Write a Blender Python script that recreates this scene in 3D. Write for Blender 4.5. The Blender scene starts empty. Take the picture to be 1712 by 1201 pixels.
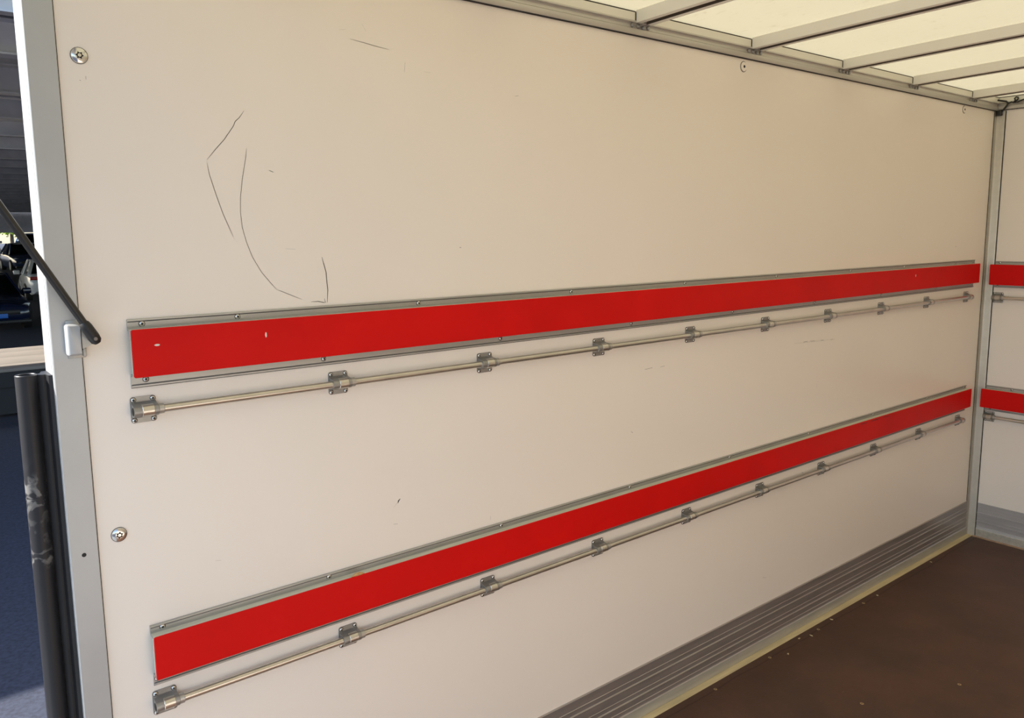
import bpy, bmesh, math, random
from mathutils import Vector, Matrix
random.seed(7)
scn = bpy.context.scene
col = scn.collection
PI = math.pi

# ------------------------------------------------------------------ camera
R_ = Vector((0.78732278, -0.61644104, -0.01110344))
U_ = Vector((0.09258273, 0.10040391, 0.99062985))
F_ = Vector((0.60955006, 0.78097343, -0.13612208))
cd = bpy.data.cameras.new('camera')
cam = bpy.data.objects.new('camera', cd)
col.objects.link(cam)
M = Matrix.Identity(4)
for i in range(3):
    M[i][0], M[i][1], M[i][2] = R_[i], U_[i], -F_[i]
M[0][3], M[1][3], M[2][3] = 0.0, -1.69, 1.64986
cam.matrix_world = M
cd.sensor_fit = 'HORIZONTAL'; cd.sensor_width = 36.0
cd.lens = 1320.989 / 1712 * 36
cd.shift_x = 19.05 / 1712; cd.shift_y = -30.2 / 1712
cd.clip_start = 0.02; cd.clip_end = 800
scn.camera = cam

# ------------------------------------------------------------------ world, sun, exposure
w = bpy.data.worlds.new('sky'); scn.world = w; w.use_nodes = True
nt = w.node_tree
sky = nt.nodes.new('ShaderNodeTexSky'); sky.sky_type = 'NISHITA'
sky.sun_disc = False; sky.sun_elevation = math.radians(38); sky.sun_rotation = math.radians(-60)
sky.air_density = 1.0; sky.dust_density = 1.2; sky.ozone_density = 1.0
nt.nodes['Background'].inputs['Strength'].default_value = 0.29
nt.links.new(sky.outputs['Color'], nt.nodes['Background'].inputs['Color'])

sl = bpy.data.lights.new('sun', 'SUN'); so = bpy.data.objects.new('sun', sl); col.objects.link(so)
sl.energy = 9.6; sl.color = (1.0, 0.95, 0.87); sl.angle = math.radians(0.6)
sd = Vector((-0.69, 0.40, 0.60)).normalized()
so.rotation_euler = sd.to_track_quat('Z', 'Y').to_euler(); so.location = (3, 3, 30)

vs = scn.view_settings
vs.view_transform = 'Standard'; vs.look = 'None'; vs.gamma = 1.0; vs.use_curve_mapping = False
vs.exposure = 0.45
scn.cycles.diffuse_bounces = 8
scn.cycles.max_bounces = 14
scn.cycles.use_denoising = True
scn.cycles.sample_clamp_indirect = 10

# ------------------------------------------------------------------ materials
def mat(name, c, rough=0.5, metal=0.0, var=0.0, scale=8.0, bump=0.0, bscale=60.0, spec=0.5, stretch=None, coat=0.0):
    m = bpy.data.materials.new(name); m.use_nodes = True
    n = m.node_tree; b = n.nodes['Principled BSDF']
    b.inputs['Roughness'].default_value = rough; b.inputs['Metallic'].default_value = metal
    b.inputs['Specular IOR Level'].default_value = spec
    b.inputs['Coat Weight'].default_value = coat
    b.inputs['Base Color'].default_value = (*c, 1)
    if var or bump:
        tc = n.nodes.new('ShaderNodeTexCoord'); mp = n.nodes.new('ShaderNodeMapping')
        n.links.new(tc.outputs['Object'], mp.inputs['Vector'])
        if stretch: mp.inputs['Scale'].default_value = stretch
    if var:
        t = n.nodes.new('ShaderNodeTexNoise'); t.inputs['Scale'].default_value = scale; t.inputs['Detail'].default_value = 6
        n.links.new(mp.outputs['Vector'], t.inputs['Vector'])
        r = n.nodes.new('ShaderNodeValToRGB')
        r.color_ramp.elements[0].position = 0.3; r.color_ramp.elements[1].position = 0.7
        r.color_ramp.elements[0].color = (*[max(0, x * (1 - var)) for x in c], 1)
        r.color_ramp.elements[1].color = (*[min(1, x * (1 + var)) for x in c], 1)
        n.links.new(t.outputs['Fac'], r.inputs['Fac']); n.links.new(r.outputs['Color'], b.inputs['Base Color'])
    if bump:
        t2 = n.nodes.new('ShaderNodeTexNoise'); t2.inputs['Scale'].default_value = bscale; t2.inputs['Detail'].default_value = 4
        n.links.new(mp.outputs['Vector'], t2.inputs['Vector'])
        bp = n.nodes.new('ShaderNodeBump'); bp.inputs['Strength'].default_value = bump; bp.inputs['Distance'].default_value = 0.002
        n.links.new(t2.outputs['Fac'], bp.inputs['Height']); n.links.new(bp.outputs['Normal'], b.inputs['Normal'])
    return m

M_WALL = mat('white_gelcoat_panel', (0.885, 0.815, 0.735), 0.30, var=0.012, scale=2.0, spec=0.45)
M_FRONTWALL = mat('white_front_panel', (0.86, 0.82, 0.78), 0.35, var=0.012, scale=2.0)
M_ALU = mat('brushed_aluminium', (0.60, 0.59, 0.56), 0.36, 0.9, var=0.08, scale=14, stretch=(0.4, 6, 6))
M_ALU_DULL = mat('dull_aluminium', (0.46, 0.46, 0.44), 0.45, 0.75, var=0.08, scale=10, stretch=(0.5, 4, 4))
M_KICK = mat('ribbed_kick_aluminium', (0.40, 0.365, 0.345), 0.30, 0.6, var=0.10, scale=9, stretch=(0.5, 5, 5))
M_KICK_BASE = mat('kick_base_aluminium', (0.55, 0.54, 0.49), 0.5, 0.5, var=0.10, scale=12, stretch=(0.5, 5, 5))
M_STEEL = mat('zinc_plated_steel', (0.62, 0.60, 0.55), 0.28, 0.95, var=0.06, scale=20)
M_PLATE = mat('zinc_bracket_plate', (0.34, 0.335, 0.32), 0.42, 0.75, var=0.10, scale=30)
M_SLEEVE = mat('bare_steel_sleeve', (0.50, 0.49, 0.46), 0.42, 0.8)
M_CHROME = mat('polished_screw', (0.70, 0.70, 0.68), 0.18, 1.0)
M_DARKSTEEL = mat('dark_steel', (0.16, 0.15, 0.15), 0.35, 0.8)
M_DARK = mat('dark_recess', (0.015, 0.014, 0.013), 0.7)
M_RED = mat('red_laminate', (0.66, 0.005, 0.004), 0.5, var=0.06, scale=5, bump=0.05, bscale=40, spec=0.15)
M_GROOVE = mat('groove_shade_grey', (0.10, 0.095, 0.088), 0.7)  # dark grey standing for shade in the rail grooves
M_PLYEDGE = mat('plywood_edge', (0.60, 0.60, 0.47), 0.6, var=0.10, scale=14, stretch=(0.6, 6, 6))
M_POST = mat('anodised_post', (0.47, 0.48, 0.48), 0.42, 0.35, var=0.05, scale=6, bump=0.04, bscale=120)
M_RUBBER = mat('black_rubber', (0.010, 0.010, 0.012), 0.5, var=0.2, scale=20)
M_BLACK = mat('black_plastic', (0.012, 0.011, 0.011), 0.45)
M_STRUT = mat('satin_black_tube', (0.018, 0.017, 0.016), 0.32)
M_BEAM = mat('cream_roof_beam', (0.80, 0.78, 0.71), 0.40, 0.15, var=0.03, scale=5)
M_TRIM = mat('cornice_aluminium', (0.56, 0.54, 0.49), 0.40, 0.55, var=0.05, scale=8, stretch=(0.4, 4, 4))
M_SLOT = mat('shaded_slot_channel', (0.10, 0.075, 0.05), 0.7)  # darker brown puts the recess shade into the beam slot
M_RIM = mat('cream_roof_rim', (0.78, 0.76, 0.67), 0.45, 0.15, var=0.02, scale=4)
M_SCRATCH = mat('dark_scratch', (0.085, 0.07, 0.055), 0.7)
M_SCRATCH2 = mat('faint_scratch', (0.46, 0.42, 0.35), 0.6)
M_CHIP = mat('pale_chip', (0.75, 0.70, 0.62), 0.6)
M_WOOD = mat('bare_plywood_strip', (0.64, 0.53, 0.30), 0.6, var=0.16, scale=9, stretch=(0.5, 5, 5))
M_ORANGE = mat('stained_plywood_strip', (0.42, 0.27, 0.18), 0.6, var=0.2, scale=20)
M_BRASS = mat('yellow_zinc_screw', (0.50, 0.38, 0.20), 0.35, 0.8)
M_YELLOW = mat('yellow_filler', (0.55, 0.33, 0.13), 0.7, var=0.2, scale=120)

# scuffed rubber tube
M_TUBE = mat('scuffed_black_tube', (0.013, 0.0135, 0.017), 0.45, spec=0.4)
def scuff(m):
    n = m.node_tree; b = n.nodes['Principled BSDF']
    tc = n.nodes.new('ShaderNodeTexCoord'); t = n.nodes.new('ShaderNodeTexNoise')
    t.inputs['Scale'].default_value = 42; t.inputs['Detail'].default_value = 5; t.inputs['Distortion'].default_value = 0.8
    n.links.new(tc.outputs['Object'], t.inputs['Vector'])
    sp = n.nodes.new('ShaderNodeSeparateXYZ'); n.links.new(tc.outputs['Object'], sp.inputs['Vector'])
    mr = n.nodes.new('ShaderNodeValToRGB')          # band along the height where the tube is worn
    mp = n.nodes.new('ShaderNodeMapRange'); mp.inputs['From Min'].default_value = 0.9; mp.inputs['From Max'].default_value = 1.25
    n.links.new(sp.outputs['Z'], mp.inputs['Value']); n.links.new(mp.outputs['Result'], mr.inputs['Fac'])
    e = mr.color_ramp.elements; e[0].position = 0.30; e[0].color = (0, 0, 0, 1); e[1].position = 1.0; e[1].color = (0, 0, 0, 1)
    for p, v in ((0.36, 1), (0.44, 0.25), (0.62, 0.2), (0.70, 1), (0.80, 0.9), (0.86, 0.05)):
        q = mr.color_ramp.elements.new(p); q.color = (v, v, v, 1)
    r2 = n.nodes.new('ShaderNodeValToRGB'); r2.color_ramp.elements[0].position = 0.52; r2.color_ramp.elements[1].position = 0.60
    n.links.new(t.outputs['Fac'], r2.inputs['Fac'])
    mu = n.nodes.new('ShaderNodeMath'); mu.operation = 'MULTIPLY'
    n.links.new(mr.outputs['Color'], mu.inputs[0]); n.links.new(r2.outputs['Color'], mu.inputs[1])
    mx = n.nodes.new('ShaderNodeMixRGB'); mx.inputs['Color1'].default_value = (0.013, 0.0135, 0.017, 1); mx.inputs['Color2'].default_value = (0.16, 0.155, 0.15, 1)
    n.links.new(mu.outputs[0], mx.inputs['Fac']); n.links.new(mx.outputs['Color'], b.inputs['Base Color'])
scuff(M_TUBE)

# brown phenolic floor
def floor_material():
    m = mat('brown_phenolic_floor', (0.05, 0.03, 0.022), 0.52, spec=0.4)
    n = m.node_tree; b = n.nodes['Principled BSDF']
    tc = n.nodes.new('ShaderNodeTexCoord')
    a = n.nodes.new('ShaderNodeTexNoise'); a.inputs['Scale'].default_value = 3.2; a.inputs['Detail'].default_value = 8; a.inputs['Roughness'].default_value = 0.65
    n.links.new(tc.outputs['Object'], a.inputs['Vector'])
    r = n.nodes.new('ShaderNodeValToRGB')
    r.color_ramp.elements[0].position = 0.30; r.color_ramp.elements[0].color = (0.060, 0.033, 0.022, 1)
    r.color_ramp.elements[1].position = 0.72; r.color_ramp.elements[1].color = (0.115, 0.054, 0.036, 1)
    n.links.new(a.outputs['Fac'], r.inputs['Fac'])
    # fine pale scratches
    mp = n.nodes.new('ShaderNodeMapping'); mp.inputs['Scale'].default_value = (14, 60, 1); mp.inputs['Rotation'].default_value = (0, 0, 0.5)
    n.links.new(tc.outputs['Object'], mp.inputs['Vector'])
    s = n.nodes.new('ShaderNodeTexNoise'); s.inputs['Scale'].default_value = 1.6; s.inputs['Detail'].default_value = 3
    n.links.new(mp.outputs['Vector'], s.inputs['Vector'])
    r2 = n.nodes.new('ShaderNodeValToRGB'); r2.color_ramp.elements[0].position = 0.70; r2.color_ramp.elements[1].position = 0.82
    r2.color_ramp.elements[1].color = (0.35, 0.35, 0.35, 1)
    n.links.new(s.outputs['Fac'], r2.inputs['Fac'])
    mx = n.nodes.new('ShaderNodeMixRGB'); mx.inputs['Color2'].default_value = (0.26, 0.17, 0.12, 1)
    n.links.new(r2.outputs['Color'], mx.inputs['Fac']); n.links.new(r.outputs['Color'], mx.inputs['Color1'])
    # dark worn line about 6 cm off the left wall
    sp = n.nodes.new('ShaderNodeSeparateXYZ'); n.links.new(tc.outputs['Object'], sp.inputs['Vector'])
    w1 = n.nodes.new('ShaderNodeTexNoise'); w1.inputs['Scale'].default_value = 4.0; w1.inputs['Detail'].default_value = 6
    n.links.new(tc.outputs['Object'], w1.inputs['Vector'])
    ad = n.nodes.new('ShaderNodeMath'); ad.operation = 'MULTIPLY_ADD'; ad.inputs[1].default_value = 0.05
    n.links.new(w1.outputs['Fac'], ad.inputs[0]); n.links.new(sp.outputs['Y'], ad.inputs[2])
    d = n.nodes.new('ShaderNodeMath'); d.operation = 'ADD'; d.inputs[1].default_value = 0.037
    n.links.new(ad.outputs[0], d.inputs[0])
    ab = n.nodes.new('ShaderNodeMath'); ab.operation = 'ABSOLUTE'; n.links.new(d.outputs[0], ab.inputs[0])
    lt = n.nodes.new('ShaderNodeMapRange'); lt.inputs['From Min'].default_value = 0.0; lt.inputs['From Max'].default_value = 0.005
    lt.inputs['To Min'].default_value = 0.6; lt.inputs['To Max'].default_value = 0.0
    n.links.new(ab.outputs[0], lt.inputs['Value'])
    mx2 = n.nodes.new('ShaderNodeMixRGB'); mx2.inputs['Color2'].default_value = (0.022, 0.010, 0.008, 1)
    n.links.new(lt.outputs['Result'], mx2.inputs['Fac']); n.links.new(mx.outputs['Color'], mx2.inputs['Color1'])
    n.links.new(mx2.outputs['Color'], b.inputs['Base Color'])
    f = n.nodes.new('ShaderNodeTexVoronoi'); f.inputs['Scale'].default_value = 180
    n.links.new(tc.outputs['Object'], f.inputs['Vector'])
    bp = n.nodes.new('ShaderNodeBump'); bp.inputs['Strength'].default_value = 0.25; bp.inputs['Distance'].default_value = 0.001
    n.links.new(f.outputs['Distance'], bp.inputs['Height']); n.links.new(bp.outputs['Normal'], b.inputs['Normal'])
    return m
M_FLOOR = floor_material()

# translucent fibreglass roof
def roof_material():
    m = bpy.data.materials.new('translucent_fibreglass_roof'); m.use_nodes = True
    n = m.node_tree; n.nodes.clear()
    o = n.nodes.new('ShaderNodeOutputMaterial')
    tl = n.nodes.new('ShaderNodeBsdfTranslucent'); df = n.nodes.new('ShaderNodeBsdfDiffuse')
    mx = n.nodes.new('ShaderNodeMixShader'); mx.inputs['Fac'].default_value = 0.35
    tc = n.nodes.new('ShaderNodeTexCoord')
    a = n.nodes.new('ShaderNodeTexNoise'); a.inputs['Scale'].default_value = 3.0; a.inputs['Detail'].default_value = 5
    n.links.new(tc.outputs['Object'], a.inputs['Vector'])
    mp = n.nodes.new('ShaderNodeMapping'); mp.inputs['Scale'].default_value = (30, 12, 1)
    n.links.new(tc.outputs['Object'], mp.inputs['Vector'])
    s = n.nodes.new('ShaderNodeTexNoise'); s.inputs['Scale'].default_value = 1.7; s.inputs['Detail'].default_value = 5; s.inputs['Distortion'].default_value = 1.2
    n.links.new(mp.outputs['Vector'], s.inputs['Vector'])
    r = n.nodes.new('ShaderNodeValToRGB'); r.color_ramp.elements[0].position = 0.60; r.color_ramp.elements[1].position = 0.72
    n.links.new(s.outputs['Fac'], r.inputs['Fac'])
    base = n.nodes.new('ShaderNodeMixRGB'); base.inputs['Color1'].default_value = (0.305, 0.268, 0.170, 1); base.inputs['Color2'].default_value = (0.326, 0.287, 0.182, 1)
    n.links.new(a.outputs['Fac'], base.inputs['Fac'])
    dirt = n.nodes.new('ShaderNodeMixRGB'); dirt.inputs['Color2'].default_value = (0.24, 0.20, 0.12, 1)
    mu = n.nodes.new('ShaderNodeMath'); mu.operation = 'MULTIPLY'; mu.inputs[1].default_value = 0.8
    n.links.new(r.outputs['Color'], mu.inputs[0]); n.links.new(mu.outputs[0], dirt.inputs['Fac'])
    n.links.new(base.outputs['Color'], dirt.inputs['Color1'])
    n.links.new(dirt.outputs['Color'], tl.inputs['Color'])
    df.inputs['Color'].default_value = (0.80, 0.74, 0.58, 1)
    n.links.new(tl.outputs['BSDF'], mx.inputs[1]); n.links.new(df.outputs['BSDF'], mx.inputs[2])
    n.links.new(mx.outputs['Shader'], o.inputs['Surface'])
    return m
M_ROOF = roof_material()

# outside
M_ASPHALT = mat('dark_asphalt', (0.031, 0.036, 0.058), 0.85, var=0.35, scale=40, bump=0.5, bscale=160)
M_CANOPY = mat('dark_steel_deck', (0.14, 0.14, 0.155), 0.5, 0.3, var=0.15, scale=2)
M_CANBEAM = mat('grey_steel_beam', (0.60, 0.60, 0.62), 0.5, 0.2, var=0.12, scale=3)
M_PALEBOARD = mat('pale_dropside', (0.62, 0.58, 0.52), 0.5, var=0.05, scale=6)
M_CHASSIS = mat('black_chassis', (0.012, 0.012, 0.013), 0.7)
M_GLASS = mat('dark_car_glass', (0.006, 0.007, 0.010), 0.06, spec=0.8)
M_TYRE = mat('tyre_rubber', (0.012, 0.012, 0.012), 0.8)
M_HUB = mat('alloy_wheel', (0.45, 0.45, 0.46), 0.3, 0.9)
M_LAMP = mat('headlamp_lens', (0.85, 0.88, 0.92), 0.30, 0.0)
M_TAIL = mat('red_tail_lens', (0.35, 0.008, 0.010), 0.15)
M_PLATEBLUE = mat('blue_plate', (0.02, 0.16, 0.62), 0.4)
M_PAPER = mat('white_paper', (0.62, 0.68, 0.78), 0.7)
M_LEAF = mat('yellow_green_leaves', (0.30, 0.42, 0.03), 0.6, var=0.35, scale=3)
M_BARK = mat('bark', (0.10, 0.07, 0.05), 0.9)

# ------------------------------------------------------------------ mesh helpers
def link(name, me, mats, parent=None, loc=None, rot=None, smooth=None):
    for m in (mats if isinstance(mats, (list, tuple)) else [mats]): me.materials.append(m)
    o = bpy.data.objects.new(name, me); col.objects.link(o)
    if parent: o.parent = parent
    if loc: o.location = loc
    if rot: o.rotation_euler = rot
    return o

def fin(bm, name, smooth=30):
    bmesh.ops.recalc_face_normals(bm, faces=bm.faces[:])
    me = bpy.data.meshes.new(name)
    if smooth:
        for f in bm.faces: f.smooth = True
        lim = math.radians(smooth)
        for e in bm.edges:
            if len(e.link_faces) == 2 and e.calc_face_angle(0) > lim: e.smooth = False
            elif len(e.link_faces) != 2: e.smooth = False
    bm.to_mesh(me); bm.free()
    return me

def box(bm, x0, x1, y0, y1, z0, z1, bev=0.0, mi=0):
    r = bmesh.ops.create_cube(bm, size=1.0, matrix=Matrix.Translation(((x0+x1)/2, (y0+y1)/2, (z0+z1)/2)) @ Matrix.Diagonal((abs(x1-x0), abs(y1-y0), abs(z1-z0), 1)))
    fs = set(f for v in r['verts'] for f in v.link_faces)
    for f in fs: f.material_index = mi
    if bev:
        es = list(set(e for v in r['verts'] for e in v.link_edges))
        bmesh.ops.bevel(bm, geom=es, offset=bev, segments=2, affect='EDGES', profile=0.5)

def boxmesh(name, x0, x1, y0, y1, z0, z1, bev=0.0):
    bm = bmesh.new(); box(bm, x0, x1, y0, y1, z0, z1, bev); return fin(bm, name)

def extrude(bm, prof, fn, stations, mi=0, cap=True):
    """prof: closed list of (a,b); fn(a,b,s) -> point"""
    rings = [[bm.verts.new(fn(a, b, s)) for a, b in prof] for s in stations]
    n = len(prof)
    for r0, r1 in zip(rings, rings[1:]):
        for i in range(n):
            f = bm.faces.new((r0[i], r0[(i+1) % n], r1[(i+1) % n], r1[i])); f.material_index = mi
    if cap:
        for r in (rings[0], rings[-1]):
            f = bm.faces.new(r); f.material_index = mi

def tube(bm, pts, r, seg=16, mi=0, cap=True, radii=None):
    pts = [Vector(p) for p in pts]; rings = []
    up = Vector((0, 0, 1)); prev = None
    for i, p in enumerate(pts):
        d = (pts[min(i+1, len(pts)-1)] - pts[max(i-1, 0)]).normalized()
        if prev is None:
            a = d.cross(up) if abs(d.z) < 0.95 else d.cross(Vector((1, 0, 0)))
        else:
            a = prev - d * prev.dot(d)
        a.normalize(); b = d.cross(a); prev = a
        rr = radii[i] if radii else r
        rings.append([bm.verts.new(p + (a*math.cos(2*PI*k/seg) + b*math.sin(2*PI*k/seg))*rr) for k in range(seg)])
    for r0, r1 in zip(rings, rings[1:]):
        for k in range(seg):
            f = bm.faces.new((r0[k], r0[(k+1) % seg], r1[(k+1) % seg], r1[k])); f.material_index = mi
    if cap:
        for r in (rings[0], rings[-1]):
            f = bm.faces.new(r); f.material_index = mi

def lathe(bm, prof, M4=None, seg=16, mi=0):
    """prof: (r,h) from outer base to centre; axis = local -Y (out of a left wall)"""
    rings = []
    for r, h in prof:
        if r < 1e-6: rings.append([bm.verts.new((0, -h, 0))])
        else: rings.append([bm.verts.new((r*math.cos(2*PI*k/seg), -h, r*math.sin(2*PI*k/seg))) for k in range(seg)])
    for a, b in zip(rings, rings[1:]):
        for k in range(seg):
            if len(b) == 1: f = bm.faces.new((a[k], a[(k+1) % seg], b[0]))
            elif len(a) == 1: f = bm.faces.new((a[0], b[(k+1) % seg], b[k]))
            else: f = bm.faces.new((a[k], a[(k+1) % seg], b[(k+1) % seg], b[k]))
            f.material_index = mi
    if M4:
        bmesh.ops.transform(bm, matrix=M4, verts=[v for r in rings for v in r])

def rrect(hw, hh, r, n=4):
    pts = []
    for cx, cy, a0 in ((hw-r, hh-r, 0), (-hw+r, hh-r, PI/2), (-hw+r, -hh+r, PI), (hw-r, -hh+r, 1.5*PI)):
        for k in range(n+1):
            a = a0 + PI/2*k/n; pts.append((cx + r*math.cos(a), cy + r*math.sin(a)))
    return pts

def tag(o, label=None, cat=None, group=None, kind=None):
    if label: o['label'] = label
    if cat: o['category'] = cat
    if group: o['group'] = group
    if kind: o['kind'] = kind
    return o

def empty(name, loc=(0, 0, 0), rot=(0, 0, 0), label=None, cat=None, group=None):
    o = bpy.data.objects.new(name, None); col.objects.link(o); o.empty_display_size = 0.1
    o.location = loc; o.rotation_euler = rot
    return tag(o, label, cat, group)

def struct(name, me, mats, label, cat):
    return tag(link(name, me, mats), label, cat, kind='structure')

# ------------------------------------------------------------------ dimensions
XF = 4.52          # front wall
YR = -2.25         # right wall
XP = 0.24          # rear face of the door post
ZT = 2.2295        # top of the wall panels
def bulge(y):
    t = (y - YR/2) / (YR/2); return 0.014 * (1 - t*t)

# ------------------------------------------------------------------ setting: the box body
wall_left = struct('wall_left', boxmesh('wall_left', 0.291, XF + 0.05, 0.0, 0.045, -0.02, ZT + 0.07), M_WALL,
                   'long white gelcoat side wall carrying two red rails', 'wall')
wall_front = struct('wall_front', boxmesh('wall_front', XF, XF + 0.05, YR - 0.04, -0.0005, -0.02, ZT + 0.07), M_FRONTWALL,
                    'white end wall beyond the corner at the right edge', 'wall')
struct('wall_right', boxmesh('wall_right', 0.291, XF, YR - 0.045, YR, -0.02, ZT + 0.07), M_WALL,
       'white side wall opposite the red rails, outside the frame', 'wall')
floor = struct('floor', boxmesh('floor', XP - 0.02, XF, YR, -0.0332, -0.06, 0.0), M_FLOOR,
               'worn dark brown plywood load floor', 'floor')
struct('trim_1', boxmesh('strip', XP - 0.02, XF, -0.0328, -0.0002, -0.06, -0.0003), M_WOOD,
       'bare pale plywood strip along the floor under the left kick plate', 'trim')
struct('trim_2', boxmesh('strip2', XF - 0.024, XF - 0.0045, YR, -0.036, -0.0005, 0.0016), M_ORANGE,
       'thin orange brown strip along the floor under the end wall', 'trim')

# roof sheet (gently arched)
bm = bmesh.new()
ys = [YR - 0.04 + (0.085 - YR) * i / 24 for i in range(25)]
xs = [0.2 + (XF + 0.05 - 0.2) * i / 12 for i in range(13)]
g = [[bm.verts.new((x, y, 2.2995 + bulge(y))) for y in ys] for x in xs]
for i in range(12):
    for j in range(24): bm.faces.new((g[i][j], g[i+1][j], g[i+1][j+1], g[i][j+1]))
ceiling = struct('ceiling', fin(bm, 'ceiling'), M_ROOF, 'glowing translucent fibreglass roof sheet above the beams', 'ceiling')

# roof beams: channel section, each a part of the ceiling
def beam_mesh():
    bm = bmesh.new()
    prof = [(0, 0), (0.0200, 0), (0.0200, 0.012), (0.019, 0.012), (0.019, 0.024), (0.046, 0.024), (0.046, 0.012), (0.0450, 0.012), (0.0450, 0),
            (0.065, 0), (0.065, 0.0355), (0, 0.0355)]
    st = [-0.0125 + (YR + 0.025) * i / 24 for i in range(25)]
    extrude(bm, prof, lambda a, b, s: (a, s, 2.2622 + b + bulge(s)), st)
    for f in bm.faces:
        c = f.calc_center_median(); h = c.z - 2.2622 - bulge(c.y)
        if 0.002 < h < 0.0245 and 0.015 < c.x < 0.05: f.material_index = 1
    return fin(bm, 'roof_beam', 20)
bmsh = beam_mesh(); bmsh.materials.append(M_BEAM); bmsh.materials.append(M_SLOT)
BX = [0.664, 1.2515, 1.8335, 2.4123, 3.0055, 3.583, 4.193]
for x in BX:
    o = bpy.data.objects.new('roof_beam', bmsh); col.objects.link(o); o.parent = ceiling; o.location = (x, 0, 0)

# cornice along left, front and right walls
CP = [(0.0, 0), (0.007, 0), (0.009, 0.003), (0.0085, 0.017), (0.005, 0.020), (0.004, 0.029), (0.006, 0.032), (0.0125, 0.033), (0.0135, 0.035), (0.0125, 0.0385), (0.0, 0.0385)]
def cornice(name, fn, st, label):
    bm = bmesh.new(); extrude(bm, CP, fn, st); return struct(name, fin(bm, name, 40), M_TRIM, label, 'trim')
corn_l = cornice('trim_3', lambda a, b, s: (s, -a, ZT + b), [0.291, XF - 0.014], 'grey aluminium cornice along the top of the left wall')
corn_f = cornice('trim_4', lambda a, b, s: (XF - a, s, ZT + 0.003 + b), [-0.0005, YR], 'short aluminium cornice along the top of the end wall')
cornice('trim_5', lambda a, b, s: (s, YR + a, ZT + b), [0.291, XF - 0.014], 'aluminium cornice along the top of the unseen right wall')
# dark strips standing in for the shaded gap under the cornices
link('gap_strip', boxmesh('gap_strip', 0.291, XF - 0.012, -0.0060, -0.0002, ZT - 0.0026, ZT - 0.0001), M_DARK, corn_l)
link('gap_strip', boxmesh('gap_strip', XF - 0.0060, XF - 0.0002, YR, -0.012, ZT + 0.0002, ZT + 0.0028), M_DARK, corn_f)
# roof rim faces above the cornice (one short panel per bay)
bays = [0.291] + BX + [XF]
for i in range(len(bays) - 1):
    a = bays[i] + (0.0655 if i else 0); b = bays[i+1] - (0.002 if i < len(bays) - 2 else 0.0)
    o = link('rim_panel', boxmesh('rim_panel', a, b - 0.001, -0.0105, -0.0005, ZT + 0.0388, 2.2915), M_RIM, corn_l)
    link('gap_strip', boxmesh('gap_strip', a, b, -0.0108, -0.001, 2.2916, 2.2945), M_DARK, corn_l)
link('rim_panel', boxmesh('rim_panel', XF - 0.0105, XF - 0.0005, YR, -0.012, ZT + 0.042, 2.2915), M_RIM, corn_f)
link('gap_strip', boxmesh('gap_strip', XF - 0.0108, XF - 0.001, YR, -0.012, 2.2916, 2.2945), M_DARK, corn_f)
# dark slits where a beam butts the rim
for x in BX:
    link('slit', boxmesh('slit', x - 0.0028, x - 0.0002, -0.0122, -0.003, ZT + 0.0388, 2.2925), M_DARK, corn_l)

# bolts under each beam
def bolt_mesh():
    bm = bmesh.new(); lathe(bm, [(0.0062, 0), (0.0062, 0.0062), (0.0050, 0.0076), (0, 0.0078)], seg=6); return fin(bm, 'bolt')
bo = bolt_mesh(); bo.materials.append(M_PLATE)
for x in BX:
    for dx, dz in ((-0.012, 0.0255), (0.013, 0.0255), (0.036, 0.0235), (0.058, 0.0255)):
        o = bpy.data.objects.new('bolt', bo); col.objects.link(o); o.parent = corn_l; o.location = (x + dx, -0.004, ZT + dz)

# corner column
bm = bmesh.new()
pc = [(-0.030, 0.0), (-0.030, -0.003), (-0.012, -0.0045), (-0.0085, -0.008), (-0.0065, -0.014), (-0.0075, -0.036), (-0.006, -0.041), (0.0, -0.042), (0.0, 0.0)]
extrude(bm, pc, lambda a, b, s: (XF + a - 0.0002, b - 0.0002, s), [0.0, ZT - 0.003])
corner = struct('trim_6', fin(bm, 'corner', 25), M_TRIM, 'upright aluminium corner profile between side and end wall', 'trim')
link('gap_strip', boxmesh('gap_strip', XF - 0.004, XF - 0.0003, -0.0446, -0.0424, 0.0, ZT - 0.003), M_DARK, corner)
link('gap_strip', boxmesh('gap_strip', XF - 0.0325, XF - 0.0305, -0.0022, -0.0003, 0.19, ZT - 0.003), M_DARK, corner)
bm = bmesh.new()
box(bm, XF - 0.032, XF - 0.009, -0.032, -0.006, ZT - 0.027, ZT - 0.002, 0.004)
link('corner_cap', fin(bm, 'corner_cap'), M_BLACK, corner)

# kick plates
KP = [(0, 0.0015), (0.0052, 0.0015), (0.0055, 0.006), (0.0085, 0.030), (0.0085, 0.0420), (0.0075, 0.0445),
      (0.0062, 0.0465), (0.0045, 0.0575), (0.0060, 0.0588), (0.0045, 0.0601), (0.0045, 0.0795), (0.0085, 0.0815), (0.0085, 0.0845), (0.0045, 0.0865),
      (0.0045, 0.1005), (0.0060, 0.1018), (0.0045, 0.1031), (0.0045, 0.1300), (0.0085, 0.1320), (0.0085, 0.1350), (0.0045, 0.1370),
      (0.0045, 0.1530), (0.0060, 0.1543), (0.0045, 0.1556), (0.0045, 0.1830), (0.0060, 0.1840), (0.0060, 0.1865), (0.0, 0.1880)]
M_KICK_LIT = mat('ribbed_kick_aluminium_lit', (0.46, 0.46, 0.48), 0.34, 0.35, var=0.08, scale=9, stretch=(5, 0.5, 5))  # kick plate metal made lighter for the daylight it reflects from the rear
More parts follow.
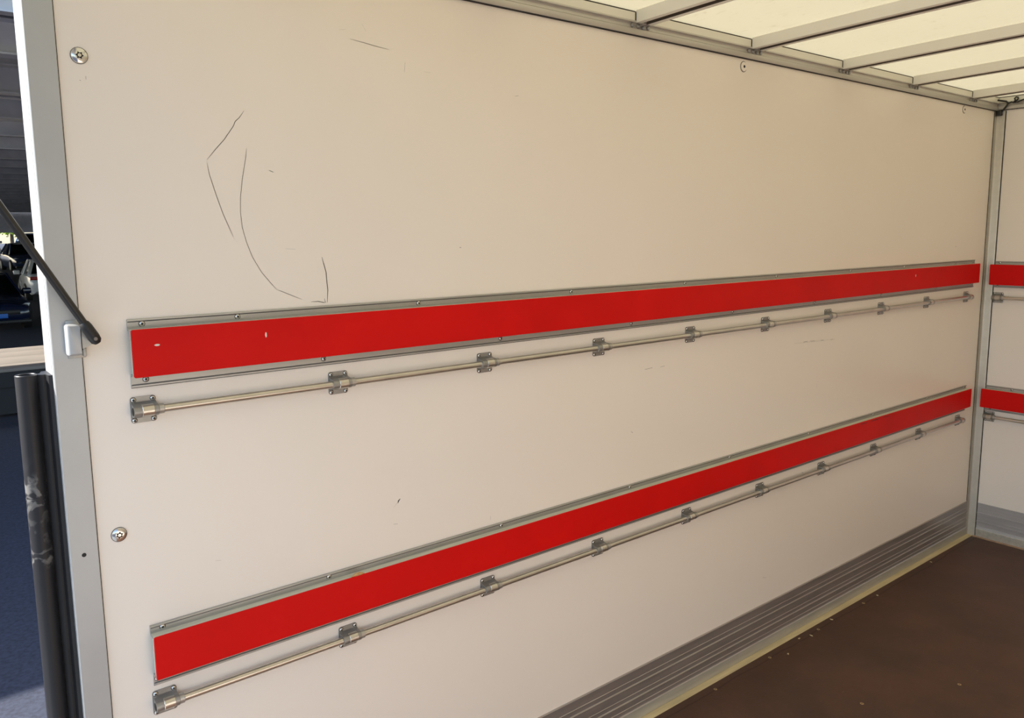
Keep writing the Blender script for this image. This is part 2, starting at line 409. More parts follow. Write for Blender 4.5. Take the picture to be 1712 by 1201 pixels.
def kick(name, fn, st, label, m=None):
    bm = bmesh.new(); extrude(bm, KP, fn, st)
    bm.faces.ensure_lookup_table()
    n = len(KP)
    for f in bm.faces:
        if len(f.verts) == 4:
            z = sum(v.co.z for v in f.verts) / 4
            if z < 0.0445: f.material_index = 1
    return struct(name, fin(bm, name, 20), [m or M_KICK, M_KICK_BASE], label, 'kick plate')
kick('baseboard_left', lambda a, b, s: (s, -a - 0.0002, b), [0.291, XF - 0.031], 'ribbed grey aluminium kick plate along the left wall')
kick('baseboard_front', lambda a, b, s: (XF - a - 0.0002, s, b * 0.99), [-0.046, YR], 'ribbed grey aluminium kick plate along the end wall', M_KICK_LIT)

# rear door post
bm = bmesh.new()
pp = [(XP, -0.0035), (XP + 0.0018, -0.0052), (XP + 0.0495, -0.0052), (0.2908, -0.0040), (0.2908, 0.085), (XP, 0.085), (XP, 0.0125), (XP + 0.0016, 0.0115), (XP + 0.0016, 0.0085), (XP, 0.0075)]
extrude(bm, pp, lambda a, b, s: (a, b, s), [-0.06, 2.31])
post = struct('trim_7', fin(bm, 'post', 25), M_POST, 'grey aluminium rear door post at the left', 'post')
bm = bmesh.new(); lathe(bm, [(0.0042, 0), (0.0042, 0.0004), (0, 0.0005)], seg=14)
link('drilled_hole', fin(bm, 'hole'), M_DARK, post, (0.2647, -0.0051, 1.027))
link('gap_strip', boxmesh('gap_strip', 0.2903, 0.2925, -0.0012, -0.0001, 0.0, ZT), M_DARK, post)
# matching post and header on the right of the opening
bm = bmesh.new()
extrude(bm, [(XP, YR + 0.0035), (0.2908, YR + 0.0035), (0.2908, YR - 0.085), (XP, YR - 0.085)], lambda a, b, s: (a, b, s), [-0.06, 2.31])
struct('trim_8', fin(bm, 'post_right'), M_POST, 'grey aluminium rear door post across the opening, outside the frame', 'post')
struct('trim_9', boxmesh('header', XP - 0.001, 0.2905, YR, -0.0055, 2.245, 2.298), M_POST, 'aluminium header over the rear opening, outside the frame', 'trim')

# screws in the wall panel
def torx_mesh():
    bm = bmesh.new()
    lathe(bm, [(0.0142, 0), (0.0145, 0.0012), (0.0136, 0.0030), (0.0105, 0.0046), (0.0072, 0.0052), (0, 0.0053)], seg=28)
    star = []
    for k in range(12):
        r = 0.0074 if k % 2 == 0 else 0.0046
        a = 2*PI*k/12 + 0.3; star.append((r*math.cos(a), r*math.sin(a)))
    extrude(bm, star, lambda a, b, s: (a, -s, b), [0.0040, 0.0056], mi=1)
    lathe(bm, [(0.0031, 0.0055), (0.0031, 0.0062), (0, 0.0064)], seg=12, mi=0)
    lathe(bm, [(0.0153, 0), (0.0153, 0.0006), (0.0140, 0.0007)], seg=28, mi=1)
    return fin(bm, 'torx_screw', 35)
tx = torx_mesh(); tx.materials.append(M_CHROME); tx.materials.append(M_DARK)
for x, z in ((0.3286, 1.9856), (0.3313, 1.051)):
    o = bpy.data.objects.new('torx_screw', tx); col.objects.link(o); o.parent = wall_left; o.location = (x, -0.0001, z); o.rotation_euler = (0, 0.4 if z > 1.5 else 1.0, 0)
bm = bmesh.new()
lathe(bm, [(0.0160, 0), (0.0160, 0.0018), (0.0150, 0.0032), (0, 0.0036)], seg=24)
lathe(bm, [(0.0180, 0), (0.0180, 0.0006), (0.0160, 0.0007)], seg=24, mi=1)
lathe(bm, [(0.0048, 0.0034), (0.0048, 0.0044), (0, 0.0045)], seg=10, mi=1)
cp = fin(bm, 'capped_screw', 35); cp.materials.append(M_WALL); cp.materials.append(M_DARK)
for x, z in ((2.3843, 2.2015), (4.1372, 2.2060)):
    o = bpy.data.objects.new('capped_screw', cp); col.objects.link(o); o.parent = wall_left; o.location = (x, -0.0001, z)

# scratches: thin ribbons on the wall panel
SCR = [
 (0.0011, 0, [(0.6371,1.9115),(0.6259,1.8959),(0.6166,1.8878),(0.6122,1.8777),(0.5917,1.8494),(0.5717,1.8276),(0.5532,1.8060)]),
 (0.0010, 1, [(0.5529,1.7999),(0.5563,1.7757),(0.5685,1.7319),(0.5801,1.6949),(0.5900,1.6698),(0.5989,1.6471)]),
 (0.0009, 0, [(0.6379,1.8336),(0.6356,1.8161),(0.6251,1.7682),(0.6191,1.7304),(0.6173,1.6988),(0.6194,1.6672),(0.6268,1.6352),(0.6382,1.6028),(0.6565,1.5697),(0.6794,1.5411),(0.6898,1.5286)]),
 (0.0010, 1, [(0.6898,1.5286),(0.6994,1.5254),(0.7270,1.5131),(0.7480,1.5038)]),
 (0.0016, 0, [(0.8008,1.5983),(0.8046,1.5831),(0.8097,1.5637),(0.8104,1.5457),(0.8123,1.5221),(0.8095,1.4931)]),
 (0.0014, 0, [(0.7695,1.4970),(0.7873,1.4972),(0.8005,1.4936),(0.8050,1.4933),(0.8025,1.5032)]),
 (0.0011, 1, [(0.7139,1.6193),(0.7378,1.6174)]),
 (0.0022, 1, [(0.6857,1.7892),(0.6950,1.7857)]),
 (0.0030, 0, [(2.8265,1.2098),(2.8565,1.2099)]), (0.0024, 0, [(2.8765,1.2094),(2.9088,1.2074)]), (0.0026, 0, [(2.955,1.205),(2.975,1.204)]),
 (0.0022, 0, [(3.0249,1.2012),(3.0449,1.2000)]), (0.0014, 1, [(2.7646,1.2096),(3.0649,1.2000)]),
 (0.0022, 0, [(1.9061,1.2078),(1.9434,1.2094)]), (0.0018, 0, [(1.9814,1.2070),(2.0022,1.2086)]),
 (0.0032, 0, [(0.9886,0.9804),(0.9832,0.9753),(0.9815,0.9698)]), (0.0012, 1, [(0.9687,0.9612),(0.9795,0.9714)]),
 (0.0014, 0, [(0.9672,0.9173),(0.9794,0.9159)]),
 (0.0010, 1, [(0.8925,2.0916),(0.9306,2.0875),(0.9571,2.0843),(0.9937,2.0809)]), (0.0010, 0, [(1.0373,2.0575),(1.0349,2.0350)]),
 (0.0009, 1, [(0.9245,2.1290),(0.9347,2.1132)]), (0.0010, 1, [(1.0911,2.0413),(1.1102,2.0406)]), (0.0014, 0, [(1.3771,2.0099),(1.3895,2.0126)]),
 (0.0028, 0, [(1.1869,1.6123),(1.1926,1.6122)]), (0.0012, 1, [(0.5188,0.9433),(0.5318,0.9412)]), (0.0012, 1, [(2.9361,1.0292),(2.9422,1.0087)]),
 (0.0012, 0, [(0.3370,1.9499),(0.3375,1.9435)]), (0.0020, 0, [(0.3262,1.9412),(0.3282,1.9403)]), (0.0016, 0, [(2.6067,0.2998),(2.6312,0.2927)]),
 (0.0010, 1, [(0.8662,2.1075),(0.8828,2.1112)]), (0.0026, 0, [(1.8449,1.0127),(1.8534,1.0074)]), (0.0030, 0, [(4.1399,1.5552),(4.1529,1.5578)]),
 (0.0026, 0, [(2.8532,0.6761),(2.8666,0.6709)]), (0.0014, 0, [(1.2762,0.8662),(1.2761,0.8558)])]
for wd, k, pts in SCR:
    bm = bmesh.new(); P = [Vector((x, -0.00035, z)) for x, z in pts]; L = []
    for i, p in enumerate(P):
        d = (P[min(i+1, len(P)-1)] - P[max(i-1, 0)]).normalized(); n = Vector((-d.z, 0, d.x))
        t = 0.35 if i in (0, len(P)-1) else 1.0
        L.append((p + n*wd/2*t, p - n*wd/2*t))
    vs_ = [(bm.verts.new(a), bm.verts.new(b)) for a, b in L]
    for a, b in zip(vs_, vs_[1:]): bm.faces.new((a[0], a[1], b[1], b[0]))
    bmesh.ops.solidify(bm, geom=bm.faces[:], thickness=0.0002)
    link('scratch', fin(bm, 'scratch', 0), M_SCRATCH2 if k else M_SCRATCH, wall_left)

# ------------------------------------------------------------------ small screw shared by rails and brackets
def screw_mesh(r):
    bm = bmesh.new()
    lathe(bm, [(r, 0), (r, 0.0008), (r*0.86, 0.0019), (r*0.5, 0.0027), (0, 0.0029)], seg=14)
    lathe(bm, [(r*0.48, 0.0022), (r*0.45, 0.0030), (0, 0.0031)], seg=6, mi=1)
    lathe(bm, [(r*1.16, 0), (r*1.14, 0.0004), (r*0.95, 0.0005)], seg=14, mi=1)
    me = fin(bm, 'screw', 40); me.materials.append(M_CHROME); me.materials.append(M_DARK); return me
SC_S = screw_mesh(0.0049); SC_M = screw_mesh(0.0056)
def put(name, me, parent, loc, rot=(0, 0, 0)):
    o = bpy.data.objects.new(name, me); col.objects.link(o); o.parent = parent; o.location = loc; o.rotation_euler = rot; return o

# ------------------------------------------------------------------ red buffer rails (local: x along wall, -y out of wall, z up)
def buffer_rail(loc, rot, label, L, z_ft, z_rt, z_rb, z_fb, scr_top, scr_bot, red0=0.0, red1=0.0, chips=()):
    root = empty('buffer_rail', loc, rot, label, 'rail', 'red faced buffer rails')
    D = 0.0275
    prof = [(0.0002, z_ft), (0.0048, z_ft), (0.0056, z_ft-0.0012), (0.0056, z_ft-0.0036), (0.0034, z_ft-0.0046), (0.0034, z_rt+0.0045), (0.0048, z_rt+0.0036), (0.0048, z_rt+0.0008),
            (0.0070, z_rt-0.0006), (D, z_rt-0.0006), (D, z_rb+0.0006), (0.0058, z_rb+0.0006), (0.0048, z_rb-0.0008), (0.0034, z_rb-0.002), (0.0034, z_fb+0.0050), (0.0054, z_fb+0.0042), (0.0060, z_fb+0.0034), (0.0060, z_fb+0.0004), (0.0052, z_fb), (0.0002, z_fb),
            (0.0002, z_rb-0.0035), (0.0030, z_rb+0.0032), (D-0.0028, z_rb+0.0034), (D-0.0028, z_rt-0.0034), (0.0030, z_rt-0.0032), (0.0002, z_rt+0.0030)]
    bm = bmesh.new(); extrude(bm, prof, lambda a, b, s: (s, -a, b), [0, L])
    link('rail_profile', fin(bm, 'rail_profile', 20), M_ALU_DULL, root)
    link('top_edge', boxmesh('top_edge', 0.0005, L - 0.0005, -D - 0.0001, -0.0072, z_rt - 0.0005, z_rt + 0.0004), M_PLYEDGE, root)
    link('groove_shade_line', boxmesh('groove_shade_line', 0.001, L - 0.001, -0.0041, -0.003, z_ft - 0.0062, z_ft - 0.0042), M_GROOVE, root)  # dark strips drawn as the shade in the flange grooves
    link('groove_shade_line', boxmesh('groove_shade_line', 0.001, L - 0.001, -0.0041, -0.003, z_rt + 0.0026, z_rt + 0.0038), M_GROOVE, root)
    link('groove_shade_line', boxmesh('groove_shade_line', 0.001, L - 0.001, -0.0041, -0.003, z_fb + 0.0044, z_fb + 0.0058), M_GROOVE, root)
    link('groove_shade_line', boxmesh('groove_shade_line', 0.0, L, -0.0030, 0.0, z_fb - 0.0016, z_fb - 0.0001), M_GROOVE, root)
    # plywood core lath closing the open channel, then the red laminate face over it
    bm = bmesh.new(); box(bm, 0.001, L - 0.001, -(D - 0.0032), -0.0145, z_rb + 0.0042, z_rt - 0.0042)
    link('core', fin(bm, 'core'), M_PLYEDGE, root)
    bm = bmesh.new()
    hw = (L + red1 - red0) / 2; hh = (z_rt - z_rb + 0.0022) / 2; cx = red0 + hw; cz = (z_rt + z_rb) / 2
    pr = rrect(hw, hh, 0.004, 3)
    n = len(pr)
    for (y0, sc_) in ((0, 0),): pass
    rings = [[bm.verts.new((cx + a, -D - 0.0003 - h, cz + b)) for a, b in (pr if k != 2 else rrect(hw - 0.0012, hh - 0.0012, 0.003, 3))] for k, h in enumerate((0.0, 0.0022, 0.0032))]
    for r0, r1 in zip(rings, rings[1:]):
        for i in range(n): bm.faces.new((r0[i], r0[(i+1) % n], r1[(i+1) % n], r1[i]))
    bm.faces.new(rings[0]); bm.faces.new(rings[-1])
    red = link('red_face', fin(bm, 'red_face', 20), M_RED, root)
    for x, z, a, b, m in chips:
        bm = bmesh.new(); pts = [(a*math.cos(t*PI/5)*(1 if t % 2 else 0.85), b*math.sin(t*PI/5)) for t in range(10)]
        extrude(bm, pts, lambda u, v, s: (x + u, s, z + v), [-D - 0.0033, -D - 0.0039])
        link('chip', fin(bm, 'chip'), m, red)
    for x in scr_top: put('screw', SC_M, root, (x, -0.0034, (z_ft - 0.0046 + z_rt + 0.0036) / 2), (0, random.random(), 0))
    for x in scr_bot: put('screw', SC_M, root, (x, -0.0034, (z_fb + 0.0050 + z_rb) / 2), (0, random.random(), 0))
    return root

u_top = [0.403, 0.597, 1.056, 1.579, 2.093, 2.62, 3.153, 3.62, 4.142, 4.349]
u_bot = [0.403, 0.793, 1.316, 1.837, 2.358, 2.89, 3.42, 3.951, 4.334]
l_top = [0.4, 0.783, 1.311, 1.838, 2.365, 2.887, 3.408, 3.929, 4.34]
X0 = 0.3752
buffer_rail((X0, -0.0002, 0), (0, 0, 0), 'upper long red faced buffer rail on the left wall', 3.995, 1.4866, 1.4668, 1.3725, 1.3488,
            [x - X0 for x in u_top], [x - X0 for x in u_bot], 0.0, 0.0,
            chips=[(0.047, 1.4341, 0.0058, 0.0022, M_CHIP), (0.272, 1.4347, 0.0022, 0.006, M_CHIP), (3.30, 1.436, 0.003, 0.006, M_CHIP)])
buffer_rail((X0, -0.0002, 0), (0, 0, 0), 'lower long red faced buffer rail on the left wall', 3.995, 0.8400, 0.8235, 0.7305, 0.7070,
            [x - X0 for x in l_top], [x - X0 for x in (0.383, 0.79, 1.316, 1.837, 2.358, 2.89, 3.42, 3.951, 4.34)], 0.0, 0.004,
            chips=[(2.90, 0.8165, 0.035, 0.0012, M_DARK), (3.00, 0.8168, 0.045, 0.0016, M_DARK), (3.10, 0.8165, 0.03, 0.0010, M_DARK)])
bm = bmesh.new()
tube(bm, [(0.832, -0.026, 0.8246), (0.842, -0.0265, 0.8268), (0.853, -0.0265, 0.8270), (0.866, -0.026, 0.8248)], 0.004, 8, radii=[0.0015, 0.0042, 0.0046, 0.0015])
tag(link('filler_blob', fin(bm, 'blob'), M_YELLOW), 'small crusty orange blob on the top edge of the lower red rail', 'blob')
RF = (0, 0, -PI/2)
fl = abs(YR) - 0.045 - 0.05
buffer_rail((XF - 0.0002, -0.0450, 0), RF, 'upper red faced buffer rail on the end wall', fl, 1.4760, 1.4580, 1.3560, 1.3430,
            [0.022, 0.5, 1.0, 1.5, 2.0], [0.018, 0.5, 1.0, 1.5, 2.0], -0.014, 0.0)
buffer_rail((XF - 0.0002, -0.0450, 0), RF, 'lower red faced buffer rail on the end wall', fl, 0.8290, 0.8090, 0.7130, 0.6960,
            [0.12, 0.6, 1.1, 1.6, 2.0], [0.025, 0.5, 1.0, 1.5, 2.0], -0.014, 0.0)

# ------------------------------------------------------------------ lashing rods on brackets
def bracket_mesh():
    bm = bmesh.new()
    pr = rrect(0.0245, 0.0268, 0.006, 4)
    extrude(bm, pr, lambda a, b, s: (a, -s, b), [0.0002, 0.0026])
    # pressed saddle that carries the rod
    sad = [(0.0027, -0.0165), (0.0045, -0.0150), (0.0110, -0.0128), (0.0175, -0.0122)]
    arc = [(0.0175 + 0.0122*math.sin(t*PI/8), -0.0122*math.cos(t*PI/8)) for t in range(1, 8)]
    up = [(0.0175, 0.0122), (0.0110, 0.0128), (0.0045, 0.0150), (0.0027, 0.0165)]
    extrude(bm, sad + arc + up, lambda a, b, s: (s, -a, b), [-0.0235, 0.0235])
    return fin(bm, 'bracket', 25)
def sleeve_mesh(a, b, r):
    bm = bmesh.new()
    tube(bm, [(a, -0.0175, 0), (a + 0.001, -0.0175, 0), (b - 0.001, -0.0175, 0), (b, -0.0175, 0)], r, 20, radii=[r - 0.001, r, r, r - 0.001])
    return fin(bm, 'sleeve', 35)
BRK = bracket_mesh(); BRK.materials.append(M_PLATE)
SLV = sleeve_mesh(0.0235, 0.0350, 0.0108); SLV.materials.append(M_SLEEVE)
BAND = sleeve_mesh(-0.008, 0.0155, 0.0128); BAND.materials.append(M_STEEL)
def lashing_rod(loc, rot, label, us, u_end, start_open=True):
    root = empty('lashing_rod', loc, rot, label, 'rod', 'steel lashing rods')
    bm = bmesh.new()
    a = us[0] - 0.018
    N = 40
    tube(bm, [(a + (u_end - a)*i/N, -0.0175, 0) for i in range(N + 1)], 0.0086, 16)
    # folded hook end
    tube(bm, [(u_end - 0.001, -0.0175, 0), (u_end + 0.012, -0.0175, 0.0005), (u_end + 0.018, -0.0185, -0.003), (u_end + 0.014, -0.019, -0.009), (u_end - 0.004, -0.019, -0.011)], 0.0055, 10)
    link('rod', fin(bm, 'rod', 40), M_STEEL, root)
    for u in us:
        b = put('bracket', BRK, root, (u, 0, 0))
        put('sleeve', SLV, b, (0, 0, 0)); put('band', BAND, b, (0, 0, 0))
        for sx in (-1, 1):
            for sz in (-1, 1): put('screw', SC_S, b, (sx*0.0185, -0.0026, sz*0.0212), (0, random.random()*2, 0))
    # open dark mouth at the first bracket
    bm = bmesh.new(); tube(bm, [(us[0] - 0.0240, -0.0175, 0), (us[0] - 0.0236, -0.0175, 0)], 0.0085, 16)
    link('bore', fin(bm, 'bore'), M_DARK, root)
    return root
us = [0.3949 + 0.4333*i for i in range(10)]
lashing_rod((0, -0.0002, 1.3020), (0, 0, 0), 'long steel lashing rod on brackets below the upper red rail of the left wall', us, 4.325)
lashing_rod((0, -0.0002, 0.6655), (0, 0, 0), 'long steel lashing rod on brackets below the lower red rail of the left wall', us, 4.325)
usf = [0.0690 + 0.4333*i for i in range(5)]
lashing_rod((XF - 0.0002, 0, 1.2890), RF, 'short steel lashing rod below the upper red rail of the end wall', usf, 1.86)
lashing_rod((XF - 0.0002, 0, 0.6640), RF, 'short steel lashing rod below the lower red rail of the end wall', usf, 1.86)

# ------------------------------------------------------------------ floor screws
bm = bmesh.new(); lathe(bm, [(0.0065, 0), (0.0065, 0.0008), (0.0040, 0.0012), (0, 0.0010)], Matrix.Rotation(-PI/2, 4, 'X'), seg=12)
lathe(bm, [(0.0020, 0.0011), (0.0018, 0.0016), (0, 0.0016)], Matrix.Rotation(-PI/2, 4, 'X'), seg=6, mi=1)
fs = fin(bm, 'floor_screw'); fs.materials.append(M_BRASS); fs.materials.append(M_DARK)
for x, y in ((2.5822, -0.0599), (2.2415, -0.0601), (2.5655, -0.4364), (2.9527, -0.5988), (2.93, -0.060), (3.30, -0.060), (1.9, -0.0601)):
    put('floor_screw', fs, floor, (x, y, 0.0))
# wood chips and grit lying by the kick plate
for i, (x, y) in enumerate(((3.98, -0.05), (3.42, -0.062), (3.05, -0.05), (2.86, -0.07), (2.80, -0.052), (2.66, -0.09))):
    bm = bmesh.new(); r = 0.006
    pts = [(r*math.cos(k*PI/3.5)*random.uniform(.5, 1.4), r*0.6*math.sin(k*PI/3.5)*random.uniform(.5, 1.3)) for k in range(7)]
    extrude(bm, pts, lambda a, b, s: (a, b, s), [0.0001, 0.0018])
    o = link('wood_chip', fin(bm, 'wood_chip'), M_WOOD, None, (x, y, 0.0002), (0, 0, random.random()*6))
    tag(o, 'tiny pale wood chip along the left kick plate, %s from the far corner' % ('first', 'second', 'third', 'fourth', 'fifth', 'sixth')[i], 'chip', 'wood chips on the floor')

# ------------------------------------------------------------------ strut and its mounting bracket on the post
mb = empty('mounting_bracket', (0.275, -0.0053, 1.457), (0, 0, 0), 'silver folded mounting bracket on the rear door post', 'bracket')
bm = bmesh.new()   # folded cup with soft edges
rings = []
for y, gx, gz_ in ((-0.0002, 0.0, 0.0), (-0.0165, 0.0, 0.0), (-0.0215, 0.0014, 0.0010), (-0.0245, 0.0042, 0.0030), (-0.0258, 0.0070, 0.0048)):
    rings.append([bm.verts.new((a - 0.0005, y, b)) for a, b in [(p[0] if p[0] > 0 else max(p[0], -0.0122 + gx), min(max(p[1], -0.0305 + gz_), 0.0305 - gz_)) for p in rrect(0.0122, 0.0305, 0.0055, 4)]])
for r0, r1 in zip(rings, rings[1:]):
    for k in range(len(r0)):
        bm.faces.new((r0[k], r0[(k+1) % len(r0)], r1[(k+1) % len(r0)], r1[k]))
bm.faces.new(rings[-1])
link('cup', fin(bm, 'cup', 50), M_POST, mb)
bm = bmesh.new(); box(bm, -0.0085, 0.0225, -0.0032, -0.0002, -0.0370, 0.0360, 0.001)
box(bm, 0.0160, 0.0225, -0.0120, -0.003, -0.0340, -0.0180, 0.001)
link('base_plate', fin(bm, 'base_plate', 30), M_ALU_DULL, mb)
bm = bmesh.new(); tri = [(0.0125, 0.0240), (0.0165, 0.0250), (0.0350, 0.0130), (0.0400, 0.0030), (0.0360, -0.0080), (0.0150, -0.0180), (0.0125, -0.0170)]
extrude(bm, tri, lambda a, b, s: (a, -s, b), [0.0190, 0.0222])
link('tab', fin(bm, 'tab', 30), M_ALU_DULL, mb)
link('slot', boxmesh('slot', 0.0118, 0.0136, -0.0240, -0.0035, -0.0200, 0.0240), M_DARK, mb)

gs = empty('gas_strut', (0.3065, -0.050, 1.4600), (0, 0, 0), 'thin black gas strut running from the bracket up out of the frame', 'strut')
d = Vector((-0.475, 0, 0.88)).normalized()
bm = bmesh.new()
tube(bm, [d*0.028, d*1.045], 0.0072, 18)
link('tube', fin(bm, 'tube', 40), M_STRUT, gs)
bm = bmesh.new()
tube(bm, [d*-0.011, d*-0.006, d*0.004, d*0.026, d*0.033, d*0.036], 0.011, 18, radii=[0.0055, 0.0098, 0.0110, 0.0105, 0.0092, 0.0070])
link('end_fitting', fin(bm, 'end_fitting', 40), M_BLACK, gs)
bm = bmesh.new(); tube(bm, [(0, 0.022, 0), (0, -0.0112, 0)], 0.0034, 12)
link('pivot_pin', fin(bm, 'pivot_pin', 40), M_DARKSTEEL, gs)

# raised rear flap that the strut holds up (above and behind the viewpoint)
bm = bmesh.new(); box(bm, -0.95, 0.0, YR + 0.02, -0.02, 0.0, 0.035, 0.004)
door = struct('door_1', fin(bm, 'door'), M_WALL, 'raised white rear flap above the opening, outside the frame', 'door')
door.location = (0.205, 0, 2.325); door.rotation_euler = (0, math.radians(12), 0)

# aluminium tail lift platform level with the floor, behind the opening
tl = empty('tail_lift', (0, 0, 0), (0, 0, 0), 'flat aluminium tail lift platform behind the rear opening, out of view', 'tail lift')
bm = bmesh.new(); box(bm, -1.75, 0.17, YR + 0.05, -0.05, -0.075, -0.035, 0.004)
link('platform', fin(bm, 'platform'), M_ALU_DULL, tl)
bm = bmesh.new()
for k in range(22): box(bm, -1.72, 0.15, YR + 0.10 + k*0.097, YR + 0.115 + k*0.097, -0.0352, -0.032)
link('grip_ribs', fin(bm, 'ribs'), M_ALU_DULL, tl)
for y in (YR + 0.5, -0.5):
    bm = bmesh.new(); box(bm, -0.2, 0.18, y - 0.05, y + 0.05, -0.30, -0.076, 0.005); link('lift_arm', fin(bm, 'arm'), M_CHASSIS, tl)

# ------------------------------------------------------------------ rubber tube buffer on the rear face of the post
bt = empty('rubber_buffer', (0.0, 0.0, 0.0), (0, 0, 0), 'scuffed black rubber tube standing against the outside of the door post', 'tube')
bm = bmesh.new()
seg = 28; cx, cy = 0.1995, 0.040
def ring(r, z): return [bm.verts.new((cx + r*math.cos(2*PI*k/seg), cy + r*math.sin(2*PI*k/seg), z)) for k in range(seg)]
rr = [ring(0.0150, 0.2), ring(0.0150, 1.3895), ring(0.0162, 1.3910), ring(0.0180, 1.3910), ring(0.0190, 1.3895), ring(0.0190, 0.2)]
rr.append(rr[0])
for a, b in zip(rr, rr[1:]):
    for k in range(seg): bm.faces.new((a[k], a[(k+1) % seg], b[(k+1) % seg], b[k]))
link('tube', fin(bm, 'tube', 30), M_TUBE, bt)
bm = bmesh.new()
fp = [(0.2165, 0.048), (0.2165, 0.036), (0.2260, 0.0300), (0.2310, 0.0300), (0.2335, 0.012), (0.2397, 0.010), (0.2397, 0.075), (0.2300, 0.075), (0.2240, 0.052)]
extrude(bm, fp, lambda a, b, s: (a, b, s), [0.2, 1.389])
link('mounting_flange', fin(bm, 'mounting_flange', 30), M_RUBBER, bt)

# ------------------------------------------------------------------ black cable in the upper corner
cb = empty('cable', (0, 0, 0), (0, 0, 0), 'black cable looping out of the upper far corner', 'cable')
bm = bmesh.new()
yz = [(XF - 0.022, -0.018, 2.206), (XF - 0.022, -0.034, 2.226), (XF - 0.022, -0.052, 2.250), (XF - 0.022, -0.055, 2.262), (XF - 0.02, -0.046, 2.270), (XF - 0.03, -0.030, 2.274), (XF - 0.05, -0.020, 2.276)]
tube(bm, yz, 0.0046, 8)
link('lead', fin(bm, 'lead', 60), M_BLACK, cb)
bm = bmesh.new()
yz2 = [(-0.054, 2.256), (-0.062, 2.2615), (-0.072, 2.2645), (-0.078, 2.2600), (-0.086, 2.2700), (-0.083, 2.2800), (-0.090, 2.2860), (-0.098, 2.2830), (-0.099, 2.2760), (-0.092, 2.2680), (-0.084, 2.2585), (-0.098, 2.2605), (-0.115, 2.2670), (-0.140, 2.2730), (-0.3, 2.270), (-0.8, 2.268)]
tube(bm, [(XF - 0.020, y, z) for y, z in yz2], 0.0037, 8)
link('loop', fin(bm, 'loop', 60), M_BLACK, cb)

# ================================================================== OUTSIDE
GZ = -0.77
def gz(y):                     # the yard climbs gently beyond the first row
    return GZ if y < 27 else GZ + (y - 27) * 0.033
bm = bmesh.new()
prof_y = [-60, 27, 75, 140]
v = [[bm.verts.new((x, y, gz(min(y, 75)))) for y in prof_y] for x in (-80, 90)]
for j in range(3): bm.faces.new((v[0][j], v[1][j], v[1][j+1], v[0][j+1]))
ext = bmesh.ops.extrude_face_region(bm, geom=bm.faces[:])
for q in ext['geom']:
    if isinstance(q, bmesh.types.BMVert): q.co.z -= 0.3
tag(link('ground', fin(bm, 'ground', 0), M_ASPHALT), 'dark asphalt yard around the parked cars', 'ground', kind='structure')

# van chassis under the load floor so that the box does not hover
ch = empty('van_chassis', (0, 0, GZ), (0, 0, 0), 'black chassis and wheels under the load body, out of view', 'chassis')
bm = bmesh.new(); box(bm, 0.6, 4.6, -1.75, -1.55, 0.45, 0.709); box(bm, 0.6, 4.6, -0.7, -0.5, 0.45, 0.709); box(bm, 0.62, 4.6, YR, -0.03, 0.69, 0.709)
link('frame', fin(bm, 'frame'), M_CHASSIS, ch)
for x in (1.5, 4.2):
    for y in (-2.0, -0.25):
        bm = bmesh.new(); tube(bm, [(x, y - 0.1, 0.35), (x, y + 0.1, 0.35)], 0.35, 24); link('wheel', fin(bm, 'wheel', 40), M_TYRE, ch)

# carport with a steel deck roof
cp_ = empty('carport', (0, 0, 0), (0, 0, 0), 'dark steel carport roof with cross beams over the parked cars', 'carport')
CY0, CY1, CZ = 6.0, 62.0, 3.72
bm = bmesh.new()
st = []; y = CY0
prof = []
k = 0
while y < CY1:
    prof += [(y, 0.0), (y + 0.12, 0.0), (y + 0.16, 0.06), (y + 0.28, 0.06)]; y += 0.32
top = [(yy, 0.10) for yy, _ in reversed(prof)]
n = len(prof)
for i in range(n - 1):
    hole = 13.4 < prof[i][0] < 16.4          # unseen bay opened up so that sun reaches the trailer deck
    a = [bm.verts.new((x, prof[i + j][0], CZ + prof[i + j][1])) for x in ((1.1, 46) if hole else (-14, 46)) for j in (0, 1)]
    bm.faces.new((a[0], a[1], a[3], a[2]))
bmesh.ops.remove_doubles(bm, verts=bm.verts[:], dist=0.0001)
bmesh.ops.solidify(bm, geom=bm.faces[:], thickness=-0.01)
link('deck', fin(bm, 'deck', 0), M_CANOPY, cp_)
def ibeam(y, h, wd):
    bm = bmesh.new()
    p = [(-wd/2, 0), (wd/2, 0), (wd/2, 0.02), (0.012, 0.03), (0.012, h - 0.03), (wd/2, h - 0.02), (wd/2, h), (-wd/2, h), (-wd/2, h - 0.02), (-0.012, h - 0.03), (-0.012, 0.03), (-wd/2, 0.02)]
    extrude(bm, p, lambda a, b, s: (s, y + a, CZ - h + b), [1.1 if 13.2 < y < 16.6 else -14, 46]); return fin(bm, 'beam', 20)
y = 6.25; k = 0
while y < CY1:
    link('cross_beam', ibeam(y, 0.34 if k % 2 else 0.22, 0.20 if k % 2 else 0.14), M_CANBEAM, cp_); y += 1.18; k += 1
for k in range(9):
    z0 = 3.45 - k*0.18
    bm = bmesh.new(); box(bm, -14, 46, CY1 + 0.01*(k % 2), CY1 + 0.05, z0, z0 + 0.179)
    link('fascia_slat', fin(bm, 'slat'), M_CANBEAM, cp_)
for x in (-10, 24, 44):
    for y in (12.0, 36.0, 60.0):
        bm = bmesh.new(); box(bm, x - 0.12, x + 0.12, y - 0.12, y + 0.12, gz(y), CZ - 0.02, 0.01); link('column', fin(bm, 'column'), M_CANBEAM, cp_)
# dark duct hanging below the deck
bm = bmesh.new(); box(bm, 0.2, 1.06, 7.95, 9.1, 3.25, 3.72, 0.02); box(bm, 0.75, 0.93, 8.4, 8.8, 2.95, 3.26, 0.02)
link('duct', fin(bm, 'duct'), M_CANOPY, cp_)

